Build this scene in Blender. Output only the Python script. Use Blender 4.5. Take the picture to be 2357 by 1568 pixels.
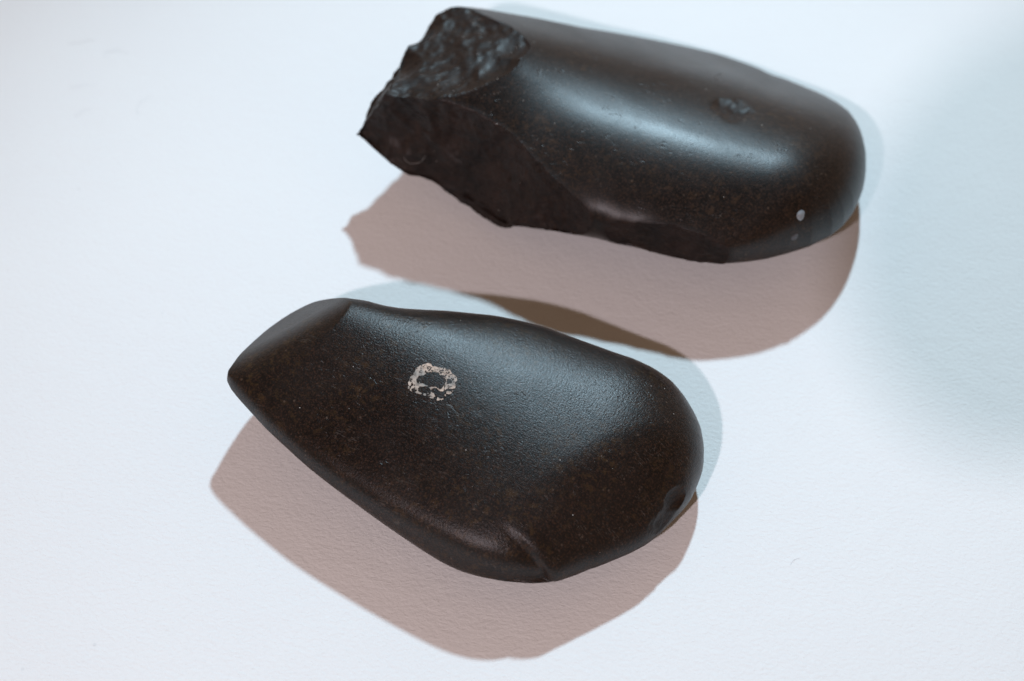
import bpy, bmesh, math, random
import numpy as np
from mathutils import Vector
from mathutils.bvhtree import BVHTree

for o in list(bpy.data.objects): bpy.data.objects.remove(o)
scene = bpy.context.scene
COL = scene.collection

# ------------------------------------------------------------------ camera, world, lamps, exposure
CAM_EL, LENS, FRAME_W = 0.9172, 70.0, 0.235
DIST = FRAME_W * LENS / 36.0
cam_d = bpy.data.cameras.new('camera'); cam = bpy.data.objects.new('camera', cam_d); COL.objects.link(cam)
cam.location = (0, -DIST * math.cos(CAM_EL), DIST * math.sin(CAM_EL))
cam.rotation_euler = (math.pi / 2 - CAM_EL, 0, 0)
cam_d.lens = LENS; cam_d.sensor_width = 36.0; cam_d.clip_start = 0.01; cam_d.clip_end = 20
cam_d.dof.use_dof = True; cam_d.dof.focus_distance = DIST - 0.036; cam_d.dof.aperture_fstop = 11
scene.camera = cam

world = bpy.data.worlds.new('World'); scene.world = world; world.use_nodes = True
wn = world.node_tree; bg = wn.nodes['Background']
# dim warm gallery round the case: lit walls, dark ceiling (varies with height only)
tc = wn.nodes.new('ShaderNodeTexCoord'); sx = wn.nodes.new('ShaderNodeSeparateXYZ'); wr = wn.nodes.new('ShaderNodeValToRGB')
wn.links.new(tc.outputs['Generated'], sx.inputs[0]); wn.links.new(sx.outputs['Z'], wr.inputs[0]); wn.links.new(wr.outputs[0], bg.inputs[0])
wr.color_ramp.elements.new(0.55)
for e, (p, c) in zip(wr.color_ramp.elements, ((0.0, (1.0, 0.70, 0.52)), (0.55, (0.58, 0.38, 0.25)), (1.0, (0.26, 0.16, 0.10)))):
    e.position = p; e.color = (*c, 1)
bg.inputs[1].default_value = 0.42

def lamp(name, el, az, dist, aim, color, power, radius, spot, blend):
    d = bpy.data.lights.new(name, 'SPOT'); d.color = color; d.energy = power; d.shadow_soft_size = radius
    d.spot_size = math.radians(spot); d.spot_blend = blend
    o = bpy.data.objects.new(name, d); COL.objects.link(o)
    o.location = (dist * math.cos(el) * math.sin(az), dist * math.cos(el) * math.cos(az), dist * math.sin(el))
    o.rotation_euler = (Vector(aim) - o.location).to_track_quat('-Z', 'Y').to_euler()
    return o
lamp('cool_spotlight', 0.8400, 0.1950, 1.2, (0.02, -0.03, 0), (0.60, 0.845, 1.0), 60.5, 0.026, 30, 1.0)
lamp('warm_spotlight', 0.7446, 3.5644, 1.2, (0.0, 0.0, 0), (1.0, 0.865, 0.92), 26.5, 0.018, 34, 1.0)
vs = scene.view_settings; vs.view_transform = 'Standard'; vs.look = 'None'; vs.exposure = 0; vs.gamma = 1
vs.use_curve_mapping = False

# ------------------------------------------------------------------ stone shaping
def ray_rim(poly, S0, S1, nside, ncap):
    """rim points as hits of rays leaving the crest line S0-S1; upper side, far cap, lower side, near cap"""
    poly=np.asarray(poly,float); ax=S1-S0; ax=ax/np.hypot(*ax); pr=np.array([-ax[1],ax[0]])
    O=[];Dr=[];sg=[]
    ts=np.linspace(0,1,nside+1)
    for t in ts[:-1]: O.append(S0+(S1-S0)*t);Dr.append(pr);sg.append(t)
    for a in np.linspace(0,math.pi,ncap+1)[:-1]: O.append(S1);Dr.append(pr*math.cos(a)+ax*math.sin(a));sg.append(1)
    for t in ts[::-1][:-1]: O.append(S0+(S1-S0)*t);Dr.append(-pr);sg.append(t)
    for a in np.linspace(0,math.pi,ncap+1)[:-1]: O.append(S0);Dr.append(-pr*math.cos(a)-ax*math.sin(a));sg.append(0)
    O=np.array(O);Dr=np.array(Dr);sg=np.array(sg,float)
    Q=poly; E=np.roll(poly,-1,0)-poly
    den=Dr[:,None,0]*E[None,:,1]-Dr[:,None,1]*E[None,:,0]
    den=np.where(np.abs(den)<1e-12,1e-12,den)
    w=Q[None]-O[:,None]
    s=(w[...,0]*E[None,:,1]-w[...,1]*E[None,:,0])/den
    u=(w[...,0]*Dr[:,None,1]-w[...,1]*Dr[:,None,0])/den
    ok=(s>0)&(u>=0)&(u<=1)
    r=np.where(ok,s,-1).max(1)
    return O,O+Dr*r[:,None],sg
def sstep(t): return t*t*(3-2*t)
def quad(H,s): return np.where(s<.5,H[0]+(H[1]-H[0])*sstep(np.clip(2*s,0,1)),H[1]+(H[2]-H[1])*sstep(np.clip(2*s-1,0,1)))
def loopsmooth(v,k):
    for _ in range(k): v=(np.roll(v,1)+2*v+np.roll(v,-1))/4
    return v
def mid(P,hm):
    z=hm[0]+hm[1]*P[...,0]+hm[2]*P[...,1]
    if len(hm)>3: z=z+hm[3]*np.exp(-.5*((P[...,0]-hm[4])**2+(P[...,1]-hm[5])**2)/hm[6]**2)   # one end kicks up
    return z
def loft(m,rim,sg,hm,Ht,Hb,K,pt=2.0,pb=2.0):
    th=np.linspace(0,math.pi,K); c=np.cos(th)
    t=np.sin(th)
    p=np.where(c>=0,pt,pb)
    t_=np.clip(t,0,1)**(2/p); z_=np.sign(c)*np.abs(c)**(2/p)
    r=np.hypot(*(rim-m).T); rs=loopsmooth(r,int(.00032*len(r)**2))      # notches in the outline fade out towards the crest
    w=np.clip(t_,0,1)[None]**5
    P=m[:,None]+((rim-m)/r[:,None])[:,None]*((rs[:,None]*(1-w)+r[:,None]*w)*t_[None])[...,None]
    z=mid(P,hm)+np.where(c[None]>0,quad(Ht,sg)[:,None],quad(Hb,sg)[:,None])*z_[None]
    return np.concatenate([P,z[...,None]],-1)
def smin0(d,k):
    h=np.maximum(k-np.abs(d),0)/k
    return np.minimum(d,0)-h*h*k/4
def cut(V,ids,p,n,R,k,idn,wob=0.0,edge=None):
    """knock a flake off: shave V by a plane (R=0) or hollow sphere of radius R through p, normal n"""
    p=np.array(p,float);n=np.array(n,float);n/=np.linalg.norm(n)
    if R==0:
        d=(V-p)@n; g=np.broadcast_to(n,V.shape)
    else:
        c=p+n*abs(R) if R>0 else p-n*abs(R)
        w=V-c; L=np.linalg.norm(w,axis=1)
        if R>0: d=R-L; g=-w/L[:,None]
        else: d=L+R; g=w/L[:,None]
    if wob: d=d+wob*fbm(V*160,int(abs(p[0])*1e5)%97,3)          # breaks never run dead true
    V=V+g*(smin0(d,k)-d)[:,None]
    if idn:
        ids=np.where(d>0,idn,ids)
        if edge is not None: np.maximum(edge,np.exp(-(d/.0006)**2),out=edge)
    return V,ids
# cheap value noise, smooth, 3D
def vnoise(P,seed):
    i=np.floor(P).astype(np.int64); f=P-i; f=f*f*(3-2*f)
    def h(a,b,c):
        x=(a*374761393+b*668265263+c*2147483647+seed*974634777)&0xffffffff
        x=((x^(x>>13))*1274126177)&0xffffffff
        x=((x^(x>>16))*2246822519)&0xffffffff
        return ((x^(x>>15))&0xffff)/32767.5-1
    r=0
    for a in(0,1):
        for b in(0,1):
            for c in(0,1):
                r=r+h(i[:,0]+a,i[:,1]+b,i[:,2]+c)*(f[:,0] if a else 1-f[:,0])*(f[:,1] if b else 1-f[:,1])*(f[:,2] if c else 1-f[:,2])
    return r
def fbm(P,seed,o=4):
    r=0;a=1
    for k in range(o): r=r+a*vnoise(P*(2**k)+17.3*k,seed+k);a*=.5
    return r

# outlines of the two stones in plan (units of 0.01 mm), crest line, tilt, thickness, flake scars
DA = dict(rim=[[-1576, 8294], [-1329, 8315], [-1116, 8391], [-916, 8512], [-719, 8614], [-526, 8696], [-339, 8749], [-154, 8794], [30, 8839], [216, 8891], [404, 8945], [594, 8998], [785, 9032], [975, 9060], [1166, 9083], [1357, 9101], [1548, 9113], [1739, 9124], [1932, 9146], [2128, 9179], [2326, 9214], [2525, 9248], [2726, 9279], [2926, 9298], [3127, 9314], [3327, 9329], [3528, 9343], [3730, 9354], [3930, 9356], [4130, 9356], [4330, 9355], [4531, 9354], [4732, 9350], [4935, 9339], [5143, 9321], [5352, 9285], [5549, 9201], [5737, 9106], [5921, 9005], [6103, 8889], [6284, 8757], [6447, 8597], [6578, 8401], [6721, 8268], [6895, 8205], [7065, 8093], [7229, 7955], [7389, 7818], [7551, 7688], [7714, 7554], [7865, 7387], [8006, 7200], [8141, 7007], [8247, 6770], [8347, 6541], [8390, 6266], [8435, 6008], [8460, 5749], [8473, 5486], [8480, 5225], [8476, 4961], [8475, 4697], [8446, 4429], [8412, 4161], [8356, 3894], [8279, 3635], [8185, 3383], [8079, 3140], [7968, 2905], [7830, 2696], [7692, 2491], [7534, 2321], [7375, 2156], [7201, 2037], [7029, 1913], [6858, 1789], [6680, 1704], [6502, 1619], [6325, 1532], [6147, 1458], [5969, 1383], [5792, 1311], [5614, 1261], [5437, 1210], [5259, 1164], [5082, 1133], [4905, 1102], [4729, 1077], [4552, 1055], [4373, 1023], [4195, 1009], [4018, 1014], [3845, 1039], [3683, 1118], [3527, 1219], [3372, 1321], [3215, 1415], [3054, 1500], [2889, 1578], [2720, 1638], [2548, 1677], [2379, 1710], [2218, 1780], [2053, 1859], [1879, 1920], [1700, 1947], [1522, 1965], [1348, 1983], [1174, 2009], [998, 2038], [821, 2059], [644, 2075], [468, 2069], [295, 2042], [127, 2060], [-50, 2049], [-250, 1936], [-470, 1704], [-705, 1392], [-983, 1052], [-1321, 828], [-1659, 841], [-1895, 1044], [-2004, 1263], [-1982, 1448], [-2036, 1460], [-2250, 1401], [-2457, 1731], [-2470, 2249], [-2421, 2678], [-2448, 2977], [-2579, 3097], [-2787, 3036], [-3013, 3063], [-3226, 3196], [-3375, 3415], [-3454, 3680], [-3542, 3915], [-3651, 4135], [-3796, 4376], [-4007, 4691], [-4048, 5055], [-3899, 5288], [-3694, 5404], [-3552, 5538], [-3396, 5641], [-3227, 5713], [-3125, 5829], [-3091, 5989], [-3079, 6173], [-3079, 6391], [-2967, 6579], [-2802, 6735], [-2678, 6907], [-2581, 7062], [-2478, 7173], [-2358, 7280], [-2279, 7523], [-2151, 7872], [-1859, 8123]], skel=[[-0.00972, 0.0581], [0.06056, 0.03312]], hm=[0.01979, -0.08095, -0.07749, 0.0178, -0.022, 0.078, 0.02], Ht=[0.01552, 0.01543, 0.01515], Hb=[0.01347, 0.01365, 0.00524], pt=2.35, pb=2.0, cuts=[((0.033, 0.022, 0.0252), (-0.05, -0.4, 0.91), 0, 0.004, 0), ((0.0242, 0.066, 0.0269), (0.24, 0.52, 0.82), 0, 0.008, 0), ((0.0073, 0.0294, 0.0278), (-0.55, -0.8, 0.24), 0.16, 0.00025, 1, 0.0003), ((-0.012, 0.066, 0.0296), (-0.2, 0.15, 0.97), 0.22, 0.00025, 2, 0.0006), ((-0.0308, 0.051, 0.027), (-0.8, 0.3, 0.5), 0, 0.0003, 2, 0.0011), ((-0.024144, 0.061921, 0.026788), (-0.445, 0.0989, 0.89), 0.013625, 0.0003, 2), ((-0.021391, 0.071102, 0.025723), (-0.3478, 0.4969, 0.795), 0.0111, 0.0003, 2), ((-0.026963, 0.056811, 0.026811), (-0.8947, 0.3158, 0.3158), 0.004333, 0.0002, 2), ((-0.033058, 0.047396, 0.024292), (-0.885, 0.2082, 0.4165), 0.00425, 0.0002, 1), ((0.001802, 0.060198, 0.032695), (-0.3015, 0.3015, 0.9045), 0.00932, 0.0003, 2, 0.0003), ((-0.003337, 0.055378, 0.032626), (-0.2036, 0.1527, 0.9671), 0.013625, 0.0003, 2, 0.0003), ((-0.012427, 0.052439, 0.031808), (-0.1221, 0.1018, 0.9873), 0.022833, 0.0003, 2, 0.0003), ((-0.03018, 0.046351, 0.018224), (-0.488, -0.7807, 0.3904), 0.018003, 0.0002, 1), ((-0.022884, 0.045641, 0.021454), (-0.4156, -0.841, 0.3463), 0.01508, 0.0002, 1), ((-0.017767, 0.03945, 0.011173), (-0.5415, -0.8123, -0.2166), 0.007625, 0.0002, 1), ((-0.013883, 0.036827, 0.009786), (-0.362, -0.879, -0.3103), 0.005933, 0.0002, 1), ((-0.008638, 0.037094, 0.013928), (-0.5178, -0.8492, 0.1036), 0.030529, 0.0003, 1), ((-0.00158, 0.034504, 0.019755), (-0.5997, -0.7197, 0.3498), 0.040529, 0.0003, 1), ((0.010043, 0.025235, 0.016478), (-0.4052, -0.8915, 0.2026), 0.021133, 0.0003, 1), ((0.026728, 0.017482, 0.015418), (-0.1427, -0.9885, 0.051), 0.0808, 0.0003, 3, 0.0003)], wave=4e-05, dull=1, grooves=[], seed=3, rough=[1, 2, 3, 4], pits=[[(0.0521, 0.0483, 0.0248), 0.005, 0.0007, (1.15, 1, 1)]])
DB = dict(rim=[[-6225, -2434], [-6164, -2233], [-6079, -2061], [-6011, -1886], [-5956, -1700], [-5911, -1500], [-5864, -1294], [-5815, -1081], [-5746, -877], [-5661, -679], [-5552, -499], [-5410, -358], [-5252, -242], [-5075, -165], [-4880, -136], [-4685, -133], [-4488, -172], [-4303, -219], [-4127, -301], [-3962, -378], [-3803, -446], [-3647, -485], [-3494, -505], [-3344, -506], [-3197, -504], [-3048, -520], [-2896, -581], [-2727, -622], [-2549, -647], [-2373, -661], [-2201, -657], [-2033, -651], [-1868, -643], [-1705, -634], [-1543, -626], [-1382, -617], [-1222, -618], [-1060, -623], [-897, -629], [-733, -635], [-572, -638], [-412, -641], [-256, -653], [-101, -679], [56, -707], [215, -736], [371, -773], [527, -810], [682, -845], [834, -894], [984, -951], [1137, -1011], [1291, -1072], [1447, -1129], [1601, -1185], [1756, -1241], [1909, -1298], [2062, -1356], [2215, -1415], [2367, -1472], [2517, -1526], [2666, -1575], [2807, -1636], [2944, -1705], [3082, -1770], [3210, -1854], [3337, -1940], [3454, -2042], [3569, -2150], [3662, -2283], [3754, -2422], [3836, -2571], [3910, -2726], [3983, -2882], [4042, -3047], [4092, -3216], [4112, -3396], [4129, -3579], [4122, -3765], [4106, -3951], [4070, -4135], [4011, -4312], [3943, -4486], [3869, -4655], [3792, -4823], [3692, -4973], [3585, -5117], [3471, -5253], [3353, -5385], [3238, -5517], [3124, -5650], [3000, -5770], [2873, -5884], [2741, -5987], [2602, -6076], [2462, -6164], [2318, -6240], [2174, -6315], [2030, -6390], [1887, -6463], [1742, -6533], [1594, -6589], [1451, -6664], [1310, -6739], [1165, -6801], [1020, -6863], [871, -6902], [721, -6939], [570, -6957], [419, -6970], [268, -6973], [117, -6973], [-35, -6975], [-188, -6979], [-339, -6966], [-490, -6954], [-643, -6941], [-793, -6915], [-943, -6882], [-1092, -6840], [-1233, -6770], [-1370, -6696], [-1503, -6611], [-1628, -6515], [-1754, -6419], [-1879, -6323], [-2004, -6226], [-2130, -6131], [-2258, -6037], [-2386, -5944], [-2514, -5851], [-2644, -5759], [-2774, -5668], [-2905, -5577], [-3035, -5484], [-3165, -5391], [-3297, -5299], [-3429, -5208], [-3562, -5117], [-3696, -5027], [-3831, -4937], [-3964, -4843], [-4096, -4746], [-4227, -4647], [-4359, -4546], [-4485, -4435], [-4607, -4317], [-4727, -4198], [-4848, -4078], [-4968, -3959], [-5090, -3840], [-5215, -3723], [-5342, -3606], [-5457, -3472], [-5570, -3338], [-5686, -3206], [-5803, -3076], [-5924, -2945], [-6047, -2805], [-6163, -2641]], skel=[[-0.04089, -0.01993], [0.01753, -0.03741]], hm=[0.01351, -0.0856, 0.05023], Ht=[0.01386, 0.01367, 0.0134], Hb=[0.00517, 0.01297, 0.00551], pt=2.3, pb=2.0, cuts=[((-0.0465, -0.0201, 0.0265), (-0.45, 0.49, 0.745), 0.6, 0.0004, 1), ((-0.0033, -0.0605, 0.0245), (0.34, -0.5, 0.8), 0, 0.003, 0), ((-0.005, -0.042, 0.0272), (-0.21, -0.27, 0.94), 0, 0.006, 0), ((-0.0309, -0.0533, 0.0162), (-0.53, -0.77, 0.2), -0.15, 0.003, 0), ((0.031364, -0.054341, 0.010752), (0.6203, -0.6804, 0.3902), 0.011256, 0.0002, 2, 0.0004), ((0.033748, -0.051148, 0.012173), (0.6092, -0.6092, 0.5077), 0.006605, 0.0002, 2, 0.0003)], wave=7e-05, dull=0, grooves=[[(-0.003, -0.06), (0.0082, -0.0695), 0.0013, 0.009]], seed=8, rough=[2], pits=[[(-0.007, -0.0375, 0.0282), 0.0022, 5e-05, (1, 1, 1)], [(-0.0186, -0.0282, 0.0298), 0.0012, 0.00014, (0.3, 1.4, 1)]])

# ------------------------------------------------------------------ material helpers
class NT:
    def __init__(s, name):
        s.m = bpy.data.materials.new(name); s.m.use_nodes = True; s.t = s.m.node_tree
        s.t.nodes.clear(); s.out = s.n('ShaderNodeOutputMaterial')
    def n(s, typ, **k):
        d = s.t.nodes.new(typ)
        for a, v in k.items(): setattr(d, a, v)
        return d
    def put(s, sock, v):
        if hasattr(v, 'node') or isinstance(v, bpy.types.NodeSocket): s.t.links.new(v, sock)
        elif v is not None: sock.default_value = v
    def noise(s, vec, scale, detail=4, rough=0.55, dist=0.0):
        d = s.n('ShaderNodeTexNoise'); s.put(d.inputs['Vector'], vec)
        d.inputs['Scale'].default_value = scale; d.inputs['Detail'].default_value = detail
        d.inputs['Roughness'].default_value = rough; d.inputs['Distortion'].default_value = dist
        return d.outputs['Fac']
    def voro(s, vec, scale, feature='F1'):
        d = s.n('ShaderNodeTexVoronoi', feature=feature); s.put(d.inputs['Vector'], vec); d.inputs['Scale'].default_value = scale
        return d.outputs['Distance']
    def ramp(s, fac, stops):
        d = s.n('ShaderNodeValToRGB'); s.put(d.inputs[0], fac); e = d.color_ramp.elements
        while len(e) < len(stops): e.new(0.5)
        for el, (p, c) in zip(e, stops):
            el.position = p; el.color = (c, c, c, 1) if isinstance(c, (int, float)) else (*c, 1)
        return d.outputs[0]
    def rng(s, v, a, b, c, d_):
        d = s.n('ShaderNodeMapRange'); s.put(d.inputs[0], v)
        for i, x in enumerate((a, b, c, d_)): d.inputs[1 + i].default_value = x
        return d.outputs[0]
    def math(s, op, a, b=None):
        d = s.n('ShaderNodeMath', operation=op); s.put(d.inputs[0], a); s.put(d.inputs[1], b)
        return d.outputs[0]
    def mix(s, f, a, b):
        d = s.n('ShaderNodeMix', data_type='RGBA'); s.put(d.inputs[0], f); s.put(d.inputs[6], a if not isinstance(a, tuple) else (*a, 1)); s.put(d.inputs[7], b if not isinstance(b, tuple) else (*b, 1))
        return d.outputs[2]
    def mapping(s, vec, sc=(1, 1, 1), rot=(0, 0, 0)):
        d = s.n('ShaderNodeMapping'); s.put(d.inputs[0], vec); d.inputs['Scale'].default_value = sc; d.inputs['Rotation'].default_value = rot
        return d.outputs[0]
    def bump(s, h, dist, strength=1.0, nrm=None):
        d = s.n('ShaderNodeBump'); s.put(d.inputs['Height'], h); d.inputs['Distance'].default_value = dist
        d.inputs['Strength'].default_value = strength
        if nrm is not None: s.put(d.inputs['Normal'], nrm)
        return d.outputs[0]
    def attr(s, name):
        return s.n('ShaderNodeAttribute', attribute_name=name).outputs['Fac']
    def obj(s): return s.n('ShaderNodeTexCoord').outputs['Object']
    def finish(s, **k):
        b = s.n('ShaderNodeBsdfPrincipled')
        for a, v in k.items():
            if isinstance(v, tuple) and len(v) == 3: v = (*v, 1)
            s.put(b.inputs[a.replace('_', ' ')], v)
        s.t.links.new(b.outputs[0], s.out.inputs[0]); return s.m

def mat_table():
    t = NT('matt_white_card'); o = t.obj()
    big = t.noise(o, 9, 3)
    # rolled, slightly fibrous card: two grain sizes, stretched a little across
    g1 = t.noise(t.mapping(o, (1, 1.5, 1), (0, 0, .35)), 800, 5, 0.62, 0.4)
    g2 = t.noise(o, 190, 3, 0.5)
    h = t.math('ADD', t.math('MULTIPLY', g1, 1.0), t.math('MULTIPLY', g2, 0.8))
    b = t.bump(h, 0.0002, 1.0)
    col = t.mix(t.rng(big, .3, .7, 0, 1), (0.80, 0.80, 0.80), (0.83, 0.83, 0.825))
    sp = t.ramp(t.voro(o, 95), [(0.0, 1.0), (0.035, 1.0), (0.05, 0.0)])
    spm = t.math('MULTIPLY', sp, t.rng(t.noise(o, 31, 1), .62, .66, 0, .22))
    col = t.mix(spm, col, (0.45, 0.45, 0.46))
    return t.finish(Base_Color=col, Roughness=0.75, Specular_IOR_Level=0.25, Normal=b)

def mat_stone(name, rough, dark, mid, fleck, scratch, seed, hi=0.0):
    t = NT(name); o = t.mapping(t.obj(), (1, 1, 1), (seed, seed * .7, seed * 1.3))
    pol = t.attr('polish')                                   # 1 on ground and polished skin, 0 on fresh fracture
    cloud = t.noise(o, 42, 5, 0.6, 0.3)
    fine = t.noise(o, 700, 3, 0.6)
    flk = t.noise(o, 620, 4, 0.75)
    col = t.mix(t.rng(cloud, .38, .68, 0, 1), dark, mid)
    col = t.mix(t.rng(fine, .42, .72, 0, .7), col, tuple(c * 2.2 for c in mid))
    col = t.mix(t.rng(t.noise(o, 2300, 2, .7), .50, .68, 0, .9), col, tuple(c * k for c, k in zip(mid, (6.5, 5.0, 3.8))))
    f = t.math('MULTIPLY', t.rng(flk, .52, .64, 0, 1), t.rng(t.noise(o, 60, 3), .40, .58, 0, 1))
    col = t.mix(t.math('MULTIPLY', f, .65), col, fleck)
    # tiny pale grains of mineral and lint
    pg = t.ramp(t.voro(o, 520), [(0.0, 1.0), (0.10, 1.0), (0.16, 0.0)])
    pgm = t.math('MULTIPLY', pg, t.rng(t.noise(o, 300, 1), .50, .60, 0, .6))
    col = t.mix(pgm, col, (0.085, 0.058, 0.042))
    col = t.mix(t.math('MULTIPLY', t.math('SUBTRACT', 1.0, pol), .6), col, t.mix(t.rng(t.noise(o, 150, 6, .72), .38, .68, 0, 1), (0.0028, 0.0011, 0.0009), (0.030, 0.0155, 0.0115)))
    # hair-fine scratches that show paler
    for r_, sc_ in ((.6, (1, 26, 8)), (-.9, (1, 30, 8)), (1.9, (1, 34, 8))):
        ln = t.noise(t.mapping(o, sc_, (.2, .15, r_)), 130, 2, .5)
        lm = t.math('MULTIPLY', t.rng(ln, .655, .70, 0, 1), t.rng(t.noise(o, 150, 2), .5, .62, 0, .30 + .25 * scratch))
        col = t.mix(t.math('MULTIPLY', lm, pol), col, (0.075, 0.060, 0.052))
    # surface relief
    s1 = t.noise(t.mapping(o, (1, 7, 3), (.3, .2, .7)), 620, 4, .65)
    s2 = t.noise(t.mapping(o, (6, 1, 3), (.1, .6, -.5)), 560, 4, .65)
    pit = t.rng(t.noise(t.mapping(o, (1, 1.6, 1), (0, 0, .5)), 480, 3, .6), .30, .40, 0, 1)
    pitm = t.math('SUBTRACT', 1.0, t.math('MULTIPLY', t.math('SUBTRACT', 1.0, pit), t.rng(t.noise(o, 95, 2), .45, .60, 0, 1)))
    grit = t.noise(o, 2600, 2, .6)
    h = t.math('ADD', t.math('MULTIPLY', s1, scratch), t.math('MULTIPLY', s2, scratch))
    h = t.math('ADD', h, t.math('MULTIPLY', grit, .15 + .75 * scratch))
    h = t.math('ADD', h, t.math('MULTIPLY', pitm, .85))
    n1 = t.bump(h, 0.000036 + 0.000026 * scratch, 1.0)
    lump = t.noise(o, 240, 5, .6)
    n2 = t.bump(t.math('MULTIPLY', t.math('SUBTRACT', 1.0, pol), lump), 0.00014, 1.0, n1)
    r = t.math('ADD', t.rng(pol, 0, 1, .52, rough), t.rng(cloud, .3, .7, -.05, .06))
    return t.finish(Base_Color=col, Roughness=r, Specular_IOR_Level=t.rng(pol, 0, 1, .23, .34), Normal=n2)

# ------------------------------------------------------------------ object helpers
def link(name, me, mat, parent=None, loc=(0, 0, 0)):
    o = bpy.data.objects.new(name, me); COL.objects.link(o); o.location = loc
    if mat: me.materials.append(mat)
    if parent: o.parent = parent
    return o
def tag(o, label, cat, group=None):
    o['label'] = label; o['category'] = cat
    if group: o['group'] = group

# ------------------------------------------------------------------ the surface
def tabletop():
    bm = bmesh.new(); bmesh.ops.create_grid(bm, x_segments=8, y_segments=8, size=0.6)
    r = bmesh.ops.extrude_face_region(bm, geom=bm.faces[:])
    for v in [g for g in r['geom'] if isinstance(g, bmesh.types.BMVert)]: v.co.z -= 0.02
    bmesh.ops.recalc_face_normals(bm, faces=bm.faces)
    me = bpy.data.meshes.new('tabletop'); bm.to_mesh(me); bm.free()
    o = link('tabletop', me, mat_table()); o['kind'] = 'structure'
    return o
tabletop()

# ------------------------------------------------------------------ the stones
def build_axe(D, ns, nc, K):
    poly = np.array(D['rim']) / 1e5; sk = np.array(D['skel'])
    m, rim, sg = ray_rim(poly, sk[0], sk[1], ns, nc)
    G = loft(m, rim, sg, D['hm'], D['Ht'], D['Hb'], K, D['pt'], D['pb'])
    N, K = G.shape[:2]
    V = G.reshape(-1, 3); ids = np.zeros(len(V), int)
    edge = np.zeros(len(V))
    for c in D['cuts']: V, ids = cut(V, ids, *c, edge=edge)
    idx = np.arange(N * K).reshape(N, K); nx = np.roll(idx, -1, 0)
    F = np.stack([idx[:, :-1], nx[:, :-1], nx[:, 1:], idx[:, 1:]], -1).reshape(-1, 4)
    return V, ids, F, edge

def mesh_from(name, V, F, ids, edge):
    me = bpy.data.meshes.new(name)
    me.from_pydata(V.tolist(), [], F.tolist()); me.update()
    a = me.attributes.new('scar', 'INT', 'POINT'); a.data.foreach_set('value', ids.astype(np.int32))
    a = me.attributes.new('edge', 'FLOAT', 'POINT'); a.data.foreach_set('value', edge)
    bm = bmesh.new(); bm.from_mesh(me)
    bmesh.ops.remove_doubles(bm, verts=bm.verts, dist=2e-6)
    bmesh.ops.dissolve_degenerate(bm, dist=1e-7, edges=bm.edges)
    bmesh.ops.recalc_face_normals(bm, faces=bm.faces)
    bm.to_mesh(me); bm.free()
    return me

def sculpt(me, D):
    """uneven surface: broad waviness on the polish, conchoidal lumps on the breaks; then sit flat on the card"""
    n = len(me.vertices); co = np.empty(n * 3); me.vertices.foreach_get('co', co); co = co.reshape(-1, 3)
    nr = np.empty(n * 3); me.vertex_normals.foreach_get('vector', nr); nr = nr.reshape(-1, 3)
    sc = np.empty(n, np.int32); me.attributes['scar'].data.foreach_get('value', sc)
    d = D['wave'] * fbm(co * 45, D['seed'], 2) + 0.000006 * fbm(co * 500, D['seed'] + 9, 2)
    ed = np.empty(n); me.attributes['edge'].data.foreach_get('value', ed)
    rough = np.isin(sc, D['rough'])
    d = d + np.where(sc == 2, .45, 1.0) * np.where(rough, .0003 - 0.0011 * np.abs(fbm(co * 80, D['seed'] + 20, 4)) - 0.0004 * np.abs(fbm(co * 300, D['seed'] + 30, 3)), 0)
    co = co + nr * d[:, None]
    dull = np.zeros(n)
    for p in D['pits']:
        c = np.array(p[0]); r, dep = p[1], p[2]
        w = np.linalg.norm(((co - c) / np.array(p[3]))[:, :2], axis=1) / r + np.where(co[:, 2] < .015, 9, 0)
        wob = w + .3 * fbm(co * 260, 77, 3)
        k = np.clip((1 - wob) / .6, 0, 1); k = k * k * (3 - 2 * k)
        if dep > .0003: dull = np.maximum(dull, .6 * k)
        co = co - nr * (k * dep * (1 + .4 * fbm(co * 500, 5, 2)))[:, None]
    for a, b, dep, wid in D['grooves']:                       # hollow with one crisp side, running from a to b
        a = np.array(a); t = np.array(b) - a; L = np.hypot(*t); t = t / L; q = (co[:, :2] - a)
        s = np.clip(q @ t / L, 0, 1.25); lat = q @ np.array([t[1], -t[0]])
        ws = np.clip(s, 0, 1); ws = ws * ws * (3 - 2 * ws)
        k = np.clip((lat + .0004) / .0016, 0, 1); k = k * k * (3 - 2 * k) * np.exp(-np.maximum(lat, 0) / wid)
        up = np.clip((nr[:, 2] + .25) / .3, 0, 1)
        co = co - nr * (dep * ws * k * up)[:, None]
        rid = np.exp(-((lat + .0012) / .0014) ** 2) * ws * up; co = co + nr * (.00035 * rid)[:, None]
    co[:, 2] = np.maximum(co[:, 2], 0.0)
    me.vertices.foreach_set('co', co.ravel())
    a = me.attributes.new('polish', 'FLOAT', 'POINT'); a.data.foreach_set('value', np.where(rough, np.where(sc == 2, .45, 0.0), 1.0 - np.maximum(dull, .9 * ed if D['dull'] else 0)))
    me.update(); return co

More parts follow.
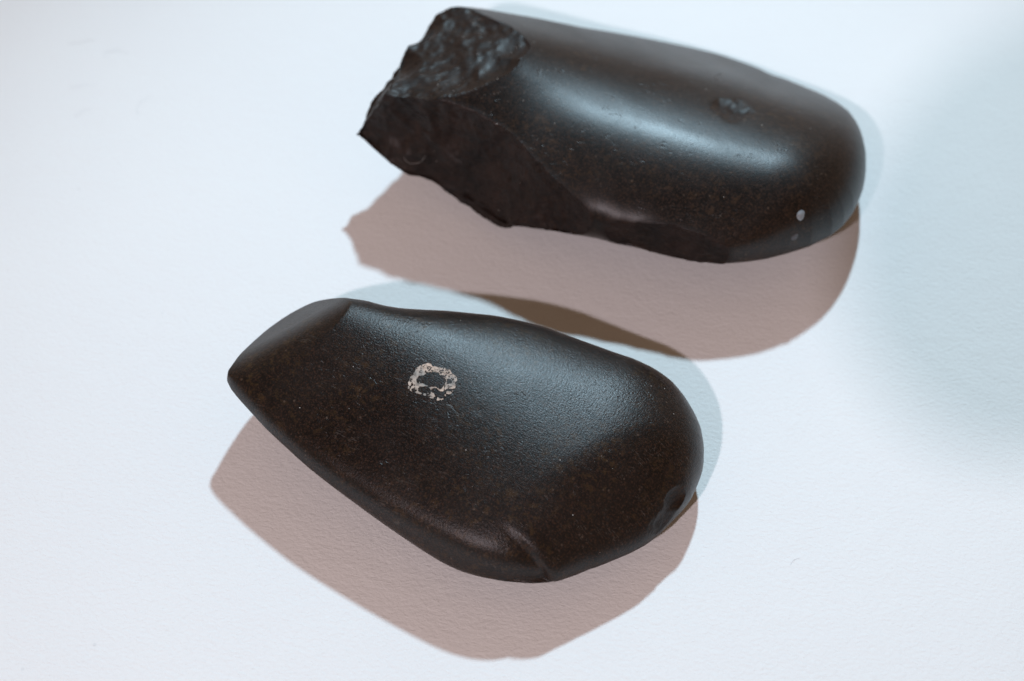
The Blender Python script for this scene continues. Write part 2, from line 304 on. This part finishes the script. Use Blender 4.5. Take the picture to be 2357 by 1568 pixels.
def axe(D, mat, ns, nc, K, root, names, soft):
    """shape a stone, then hand out its differently worked areas as parts that share one set of normals"""
    V, ids, F, edge = build_axe(D, ns, nc, K)
    me = mesh_from('stone', V, F, ids, edge); co = sculpt(me, D)
    n = len(me.vertices); nr = np.empty(n * 3); me.vertex_normals.foreach_get('vector', nr); nr = nr.reshape(-1, 3)
    sc = np.empty(n, np.int32); me.attributes['scar'].data.foreach_get('value', sc)
    pol = np.empty(n); me.attributes['polish'].data.foreach_get('value', pol)
    faces = [tuple(p.vertices) for p in me.polygons]
    bvh = BVHTree.FromPolygons(co.tolist(), faces)
    fid = np.array([max(sc[v] for v in f) for f in faces])
    loc = np.array(root.location)
    for k, nm in names.items():
        sel = [f for f, i in zip(faces, fid) if i == k]
        used = sorted({v for f in sel for v in f}); new = {v: i for i, v in enumerate(used)}
        pm = bpy.data.meshes.new(nm); pm.from_pydata((co[used] - loc).tolist(), [], [[new[v] for v in f] for f in sel])
        pm.shade_smooth()
        if soft: pm.normals_split_custom_set_from_vertices(nr[used].tolist())
        a = pm.attributes.new('polish', 'FLOAT', 'POINT'); a.data.foreach_set('value', pol[used])
        link(nm, pm, mat, root)
    bpy.data.meshes.remove(me)
    return bvh

M_front = mat_stone('fine_dark_greenstone', 0.35, (0.0016, 0.0007, 0.0005), (0.0058, 0.0034, 0.0026), (0.045, 0.024, 0.009), 0.9, 0.4)
M_back = mat_stone('polished_black_stone', 0.36, (0.0018, 0.0010, 0.0008), (0.0060, 0.0040, 0.0034), (0.048, 0.025, 0.012), 0.38, 1.9)
MARK_OUTER = [(-17.88, -26.31), (-19.33, -26.91), (-20.09, -27.59), (-20.69, -28.52), (-21.36, -29.51), (-21.64, -30.51), (-21.85, -31.33), (-21.76, -32.16), (-21.05, -32.69), (-20.43, -32.89), (-19.96, -33.33), (-19.19, -33.45), (-18.42, -33.82), (-17.65, -34.02), (-16.87, -34.47), (-16.18, -34.67), (-15.48, -35.11), (-14.94, -35.29), (-14.26, -34.9), (-13.89, -34.08), (-13.36, -33.83), (-12.6, -33.59), (-12.22, -32.83), (-11.92, -32.31), (-11.7, -31.61), (-12.02, -31.18), (-11.56, -30.56), (-11.65, -29.85), (-12.35, -29.15), (-12.75, -28.53), (-13.22, -28.0), (-13.99, -27.73), (-14.77, -27.56), (-15.7, -27.2), (-16.7, -27.11), (-16.87, -26.67), (-17.41, -26.4)]
MARK_INNER = [(-17.29, -28.43), (-18.06, -28.68), (-18.59, -29.27), (-19.74, -29.41), (-19.88, -29.91), (-19.41, -30.52), (-19.24, -31.04), (-18.31, -31.41), (-17.54, -31.69), (-16.61, -31.89), (-15.84, -32.16), (-15.14, -32.52), (-14.68, -32.36), (-14.24, -31.6), (-13.87, -30.74), (-13.8, -30.21), (-14.34, -30.03), (-14.81, -29.51), (-15.36, -28.98), (-16.14, -28.53)]
MARK_CHIPS = [[(-19.3, -31.79), (-18.31, -31.75), (-17.53, -31.94), (-17.06, -32.47), (-17.52, -32.87), (-17.81, -33.35), (-18.74, -33.31), (-19.36, -32.78), (-19.52, -32.28)], [(-16.83, -32.39), (-16.22, -32.24), (-15.68, -32.51), (-15.21, -32.94), (-14.67, -33.04), (-13.76, -32.72), (-12.61, -32.82), (-13.75, -33.15), (-14.2, -33.65), (-14.34, -34.48), (-14.87, -34.8), (-15.65, -34.44), (-16.35, -33.91), (-16.59, -33.32), (-16.98, -32.89)], [(-21.28, -31.11), (-21.09, -30.91), (-20.78, -30.97), (-20.66, -31.23), (-20.85, -31.42), (-21.12, -31.37)], [(-13.64, -30.21), (-12.95, -30.13), (-12.71, -31.18), (-13.32, -31.35), (-13.93, -31.43), (-13.64, -30.74)], [(-21.06, -32.2), (-20.61, -32.06), (-20.52, -32.64), (-20.98, -32.61)], [(-16.74, -27.16), (-17.01, -27.2), (-17.76, -28.25), (-17.49, -28.34)], [(-20.03, -30.08), (-19.58, -29.75), (-19.4, -31.12), (-19.86, -31.01)], [(-13.38, -32.13), (-12.62, -31.87), (-12.77, -32.13), (-13.38, -32.34)]]

def thing(name, label, cat, loc, group=None):
    o = bpy.data.objects.new(name, None); COL.objects.link(o); o.location = loc; o.empty_display_size = 0.01
    tag(o, label, cat, group)
    return o
rootA = thing('stone_axe_head', 'black polished stone axe head with broken, flaked butt, lying behind the one with the ring', 'axe head', (0.023, 0.045, 0.0), 'stone axe heads')
rootB = thing('stone_axe_head', 'smooth dark brown stone axe head with worn white ring painted on top, lying in front', 'axe head', (-0.012, -0.042, 0.0), 'stone axe heads')
bpy.context.view_layer.update()
bvhA = axe(DA, M_back, 300, 200, 200, rootA, {0: 'polished_body', 1: 'flake_scar', 2: 'broken_butt', 3: 'edge_chipping'}, False)
bvhB = axe(DB, M_front, 300, 200, 200, rootB, {0: 'polished_body', 1: 'butt_facet', 2: 'edge_chip'}, True)

# ------------------------------------------------------------------ worn white ring painted on the front stone
def inside(P, poly):
    poly = np.array(poly); x, y = P[:, 0], P[:, 1]; r = np.zeros(len(P), bool)
    for (x0, y0), (x1, y1) in zip(poly, np.roll(poly, -1, 0)):
        c = ((y0 > y) != (y1 > y)) & (x < (x1 - x0) * (y - y0) / (y1 - y0 + 1e-12) + x0); r ^= c
    return r
def painted_ring():
    o = np.array(MARK_OUTER); st = 0.055
    gx, gy = np.meshgrid(np.arange(o[:, 0].min() - .4, o[:, 0].max() + .4, st), np.arange(o[:, 1].min() - .4, o[:, 1].max() + .4, st))
    P = np.stack([gx.ravel(), gy.ravel()], -1)
    Q = np.c_[P, np.zeros(len(P))]
    W = P + .13 * np.stack([fbm(Q * 1.6, 31, 4), fbm(Q * 1.6, 57, 4)], -1)        # ragged brush edge
    m = inside(W, MARK_OUTER) & ~inside(W, MARK_INNER)
    for c in MARK_CHIPS: m &= ~inside(W, c)
    wear = fbm(Q * 2.2, 91, 4)
    m &= wear > -.5
    cx, cy = o.mean(0); sp = (P[:, 0] > cx + .5) & (P[:, 1] > cy)                 # more flaked off on this side
    m &= ~(sp & (fbm(Q * 4.5, 12, 3) < -.25))
    m &= ~((P[:, 1] < cy - 1.3) & (fbm(Q * 1.5, 44, 3) < -.28))                   # broken up along the near edge
    verts = []; faces = []
    for x, y in P[m]:
        q = []
        for dx, dy in ((0, 0), (st, 0), (st, st), (0, st)):
            h = bvhB.ray_cast(Vector(((x + dx) / 1e3, (y + dy) / 1e3, .06)), Vector((0, 0, -1)))[0]
            q.append((h.x, h.y, h.z + 0.00005))
        k = len(verts); verts += [tuple(np.array(v) - np.array(rootB.location)) for v in q]; faces.append((k, k + 1, k + 2, k + 3))
    me = bpy.data.meshes.new('painted_ring'); me.from_pydata(verts, [], faces); me.update()
    bm = bmesh.new(); bm.from_mesh(me); bmesh.ops.remove_doubles(bm, verts=bm.verts, dist=1e-7)
    bmesh.ops.solidify(bm, geom=bm.faces[:], thickness=0.00004); bmesh.ops.recalc_face_normals(bm, faces=bm.faces); bm.to_mesh(me); bm.free()
    t = NT('old_white_paint'); oc = t.obj()
    col = t.mix(t.rng(t.noise(oc, 260, 4), .40, .62, 0, 1), (0.34, 0.33, 0.31), (0.62, 0.50, 0.41))
    col = t.mix(t.rng(t.noise(oc, 1500, 3), .35, .6, .55, 0), col, (0.06, 0.055, 0.05))
    ob = link('painted_ring', me, t.finish(Base_Color=col, Roughness=.85, Specular_IOR_Level=.2, Normal=t.bump(t.noise(oc, 1200, 3), 0.00005)), rootB)
    ob['label'] = 'worn white painted ring, partly flaked off'
painted_ring()

# ------------------------------------------------------------------ two lamp reflections on the back stone, put in as pale-coloured domes
def painted_glint(p, r, seed, mat):
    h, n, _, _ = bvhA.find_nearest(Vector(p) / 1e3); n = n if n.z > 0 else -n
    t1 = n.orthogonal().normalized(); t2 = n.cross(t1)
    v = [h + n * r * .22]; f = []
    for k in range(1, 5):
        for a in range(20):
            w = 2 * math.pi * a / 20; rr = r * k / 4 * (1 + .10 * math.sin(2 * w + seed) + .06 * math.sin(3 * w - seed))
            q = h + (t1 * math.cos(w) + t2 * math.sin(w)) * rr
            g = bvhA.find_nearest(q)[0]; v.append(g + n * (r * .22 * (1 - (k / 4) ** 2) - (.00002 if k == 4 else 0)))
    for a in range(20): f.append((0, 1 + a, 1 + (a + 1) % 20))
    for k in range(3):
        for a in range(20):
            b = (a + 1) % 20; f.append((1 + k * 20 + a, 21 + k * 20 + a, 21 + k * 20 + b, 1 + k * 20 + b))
    me = bpy.data.meshes.new('painted_glint'); me.from_pydata([tuple(q - rootA.location) for q in v], [], f); me.shade_smooth()
    link('painted_glint', me, mat, rootA)
ts = NT('pale_glint_paint'); m_spot = ts.finish(Base_Color=ts.mix(ts.noise(ts.obj(), 1600, 3), (0.14, 0.165, 0.19), (0.34, 0.38, 0.42)), Roughness=.5)  # brightness of the reflected lamp put into the base colour
tq = NT('faint_glint_paint'); m_spot2 = tq.finish(Base_Color=tq.mix(tq.noise(tq.obj(), 900, 3), (0.05, 0.055, 0.065), (0.10, 0.105, 0.12)), Roughness=.5)
painted_glint((64.9, 19.7, 21.3), 0.00115, 1.0, m_spot)
painted_glint((64.5, 15.8, 17.6), 0.0009, 2.0, m_spot2)

# ------------------------------------------------------------------ lint and dust
def mat_plain(name, a, b, rough):
    t = NT(name); return t.finish(Base_Color=t.mix(t.noise(t.obj(), 2000, 2), a, b), Roughness=rough)
M_grey = mat_plain('grey_fibre', (.30, .30, .32), (.48, .48, .50), .8)
M_pale = mat_plain('pale_fibre', (.22, .20, .19), (.34, .32, .30), .8)
def fibre(pts, rad, bvh, mat, label, group):
    P = np.array(pts) / 1e3
    s = np.linspace(0, len(P) - 1, 26); i = np.minimum(s.astype(int), len(P) - 2); f = (s - i)[:, None]
    pm, pn = P[np.maximum(i - 1, 0)], P[np.minimum(i + 2, len(P) - 1)]; a, b = P[i], P[i + 1]
    Q = .5 * ((2 * a) + (b - pm) * f + (2 * pm - 5 * a + 4 * b - pn) * f ** 2 + (3 * a - pm - 3 * b + pn) * f ** 3)
    R = []
    for k, q in enumerate(Q):
        if bvh is None: R.append(Vector((q[0], q[1], rad * (1.2 + 1.5 * abs(math.sin(k * .35))))))
        else:
            h, n, _, _ = bvh.find_nearest(Vector(q)); n = n if n.dot(Vector((0, -.6, .8))) > 0 else -n
            R.append(h + n * rad * 1.6)
    o = R[0].copy(); o.z = 0; v = []; fc = []
    for k, c in enumerate(R):
        d = (R[min(k + 1, len(R) - 1)] - R[max(k - 1, 0)]).normalized(); u = d.orthogonal().normalized(); w = d.cross(u)
        for j in range(5):
            an = 2 * math.pi * j / 5; v.append(tuple(c - o + (u * math.cos(an) + w * math.sin(an)) * rad * (1 - .5 * (k / 25.0) ** 3)))
    for k in range(len(R) - 1):
        for j in range(5): fc.append((k * 5 + j, k * 5 + (j + 1) % 5, k * 5 + 5 + (j + 1) % 5, k * 5 + 5 + j))
    me = bpy.data.meshes.new('lint_fibre'); me.from_pydata(v, [], fc); me.shade_smooth()
    ob = link('lint_fibre', me, mat, None, o); tag(ob, label, 'fibre', group)
G1, G2 = 'fibres on the white surface', 'fibres clinging to the stones'
fibre([(-115, 96.8, 0), (-112.5, 97.1, 0), (-111.1, 97.6, 0), (-109.8, 98.2, 0), (-108.3, 97.9, 0)], .000028, None, M_grey, 'faint grey fibre on white surface, topmost of those at upper left', G1)
fibre([(-104.7, 92, 0), (-104.7, 94, 0), (-102.6, 94, 0), (-102.4, 95, 0), (-101, 93.7, 0), (-98.7, 93.2, 0)], .000025, None, M_grey, 'faint kinked grey fibre with a hump on white surface at upper left', G1)
fibre([(-112.7, 81, 0), (-110.4, 81.3, 0), (-109, 81.9, 0), (-105.9, 81.7, 0)], .000022, None, M_grey, 'faint nearly straight grey fibre on white surface below the kinked one', G1)
fibre([(-110.1, 71.2, 0), (-109.1, 71.2, 0), (-107.9, 72.9, 0), (-106.2, 73.4, 0)], .000022, None, M_grey, 'faint S-shaped grey fibre on white surface, lowest near the left edge', G1)
fibre([(-94.1, 71.2, 0), (-94.4, 74.6, 0), (-92.9, 76.7, 0), (-91, 77.8, 0)], .000022, None, M_grey, 'faint long arched grey fibre on white surface, rightmost at upper left', G1)
fibre([(58.8, -59.8, 0), (59.6, -58.6, 0), (60.9, -58.1, 0)], .000022, None, M_grey, 'tiny grey fibre on white surface at lower right of the front stone', G1)
fibre([(-7.2, 75.2, 28.8), (-8.6, 74.8, 28.3), (-9.2, 73.4, 28), (-7.9, 72.7, 28.3), (-7.5, 71.1, 28.2), (-8.6, 70.1, 28)], .00004, bvhA, M_pale, 'pale curled fibre on the broken butt of the back stone', G2)
fibre([(52.1, 71.1, 19.7), (49.5, 66.3, 22.4), (50.7, 63.6, 22.8), (49.4, 60.4, 23.9), (52.8, 61.6, 22.7)], .00005, bvhA, M_pale, 'pale hooked fibre near the upper edge of the back stone', G2)
fibre([(-25.4, 43.4, 15), (-24.2, 42.6, 14.1), (-21.7, 41.8, 14.8), (-20.4, 42, 16.9)], .00006, bvhA, M_pale, 'pale bent fibre low on the dark flake scar of the back stone', G2)

def dust():
    rnd = random.Random(5); bm = bmesh.new()
    def speck(c, r):
        s = bmesh.ops.create_icosphere(bm, subdivisions=1, radius=r)
        for v in s['verts']: v.co = Vector((v.co.x * rnd.uniform(.6, 1.5), v.co.y, v.co.z * .6)) + c
    n = 0
    while n < 190:                                         # on the stones, thickest on the rough break
        if n < 100: x, y, b = rnd.uniform(-.034, .012), rnd.uniform(.038, .08), bvhA
        elif n < 145: x, y, b = rnd.uniform(-.03, .085), rnd.uniform(.01, .08), bvhA
        else: x, y, b = rnd.uniform(-.062, .045), rnd.uniform(-.07, -.01), bvhB
        h = b.ray_cast(Vector((x, y, .06)), Vector((0, 0, -1)))[0]
        n += 1
        if h and h.z > .008: speck(h, rnd.choice((.00005, .00006, .00008, .00012)))
    me = bpy.data.meshes.new('dust'); bm.to_mesh(me); bm.free()
    o = link('dust', me, mat_plain('pale_dust', (.30, .28, .26), (.55, .52, .48), .9)); o['kind'] = 'stuff'
    o['label'] = 'pale dust specks on the stones'
dust()

# ------------------------------------------------------------------ unseen lens-shaped blocker added just outside the picture; it shades the warm lamp at the right
def lens():
    c = Vector((-0.0528, -0.2765, 0.3010)); ax = Vector((0, math.cos(CAM_EL), -math.sin(CAM_EL)))
    root = thing('unseen_lens_blocker', 'unseen round lens-shaped blocker added above the table to cast the soft shadow at right', 'light blocker', c)
    root.rotation_euler = ax.to_track_quat('Z', 'Y').to_euler()
    def turn(name, prof, mat):
        v = []; f = []; N = 48
        for r, z in prof:
            for a in range(N): v.append((r * math.cos(2 * math.pi * a / N), r * math.sin(2 * math.pi * a / N), z))
        for k in range(len(prof) - 1):
            for a in range(N): f.append((k * N + a, k * N + (a + 1) % N, k * N + N + (a + 1) % N, k * N + N + a))
        me = bpy.data.meshes.new(name); me.from_pydata(v, [], f); me.shade_smooth(); return link(name, me, mat, root)
    blk = mat_plain('black_barrel', (.012, .012, .012), (.02, .02, .02), .5)
    rub = NT('ribbed_rubber'); rb = rub.finish(Base_Color=(.015, .015, .015), Roughness=.8, Normal=rub.bump(rub.noise(rub.obj(), 900, 2), .0002))
    turn('barrel', [(0, -.05), (.0288, -.05), (.0303, -.048), (.0303, -.024), (.0303, -.002), (.0293, 0), (.0270, 0), (.0260, -.004), (.0, -.004)], blk)
    turn('focus_ring', [(.0306, -.042), (.0315, -.041), (.0315, -.022), (.0306, -.021)], rb)
    turn('front_ring', [(.0306, -.014), (.0312, -.013), (.0312, -.003), (.0306, -.002)], blk)
lens()  # adds the unseen lens-shaped blocker that shades the warm lamp
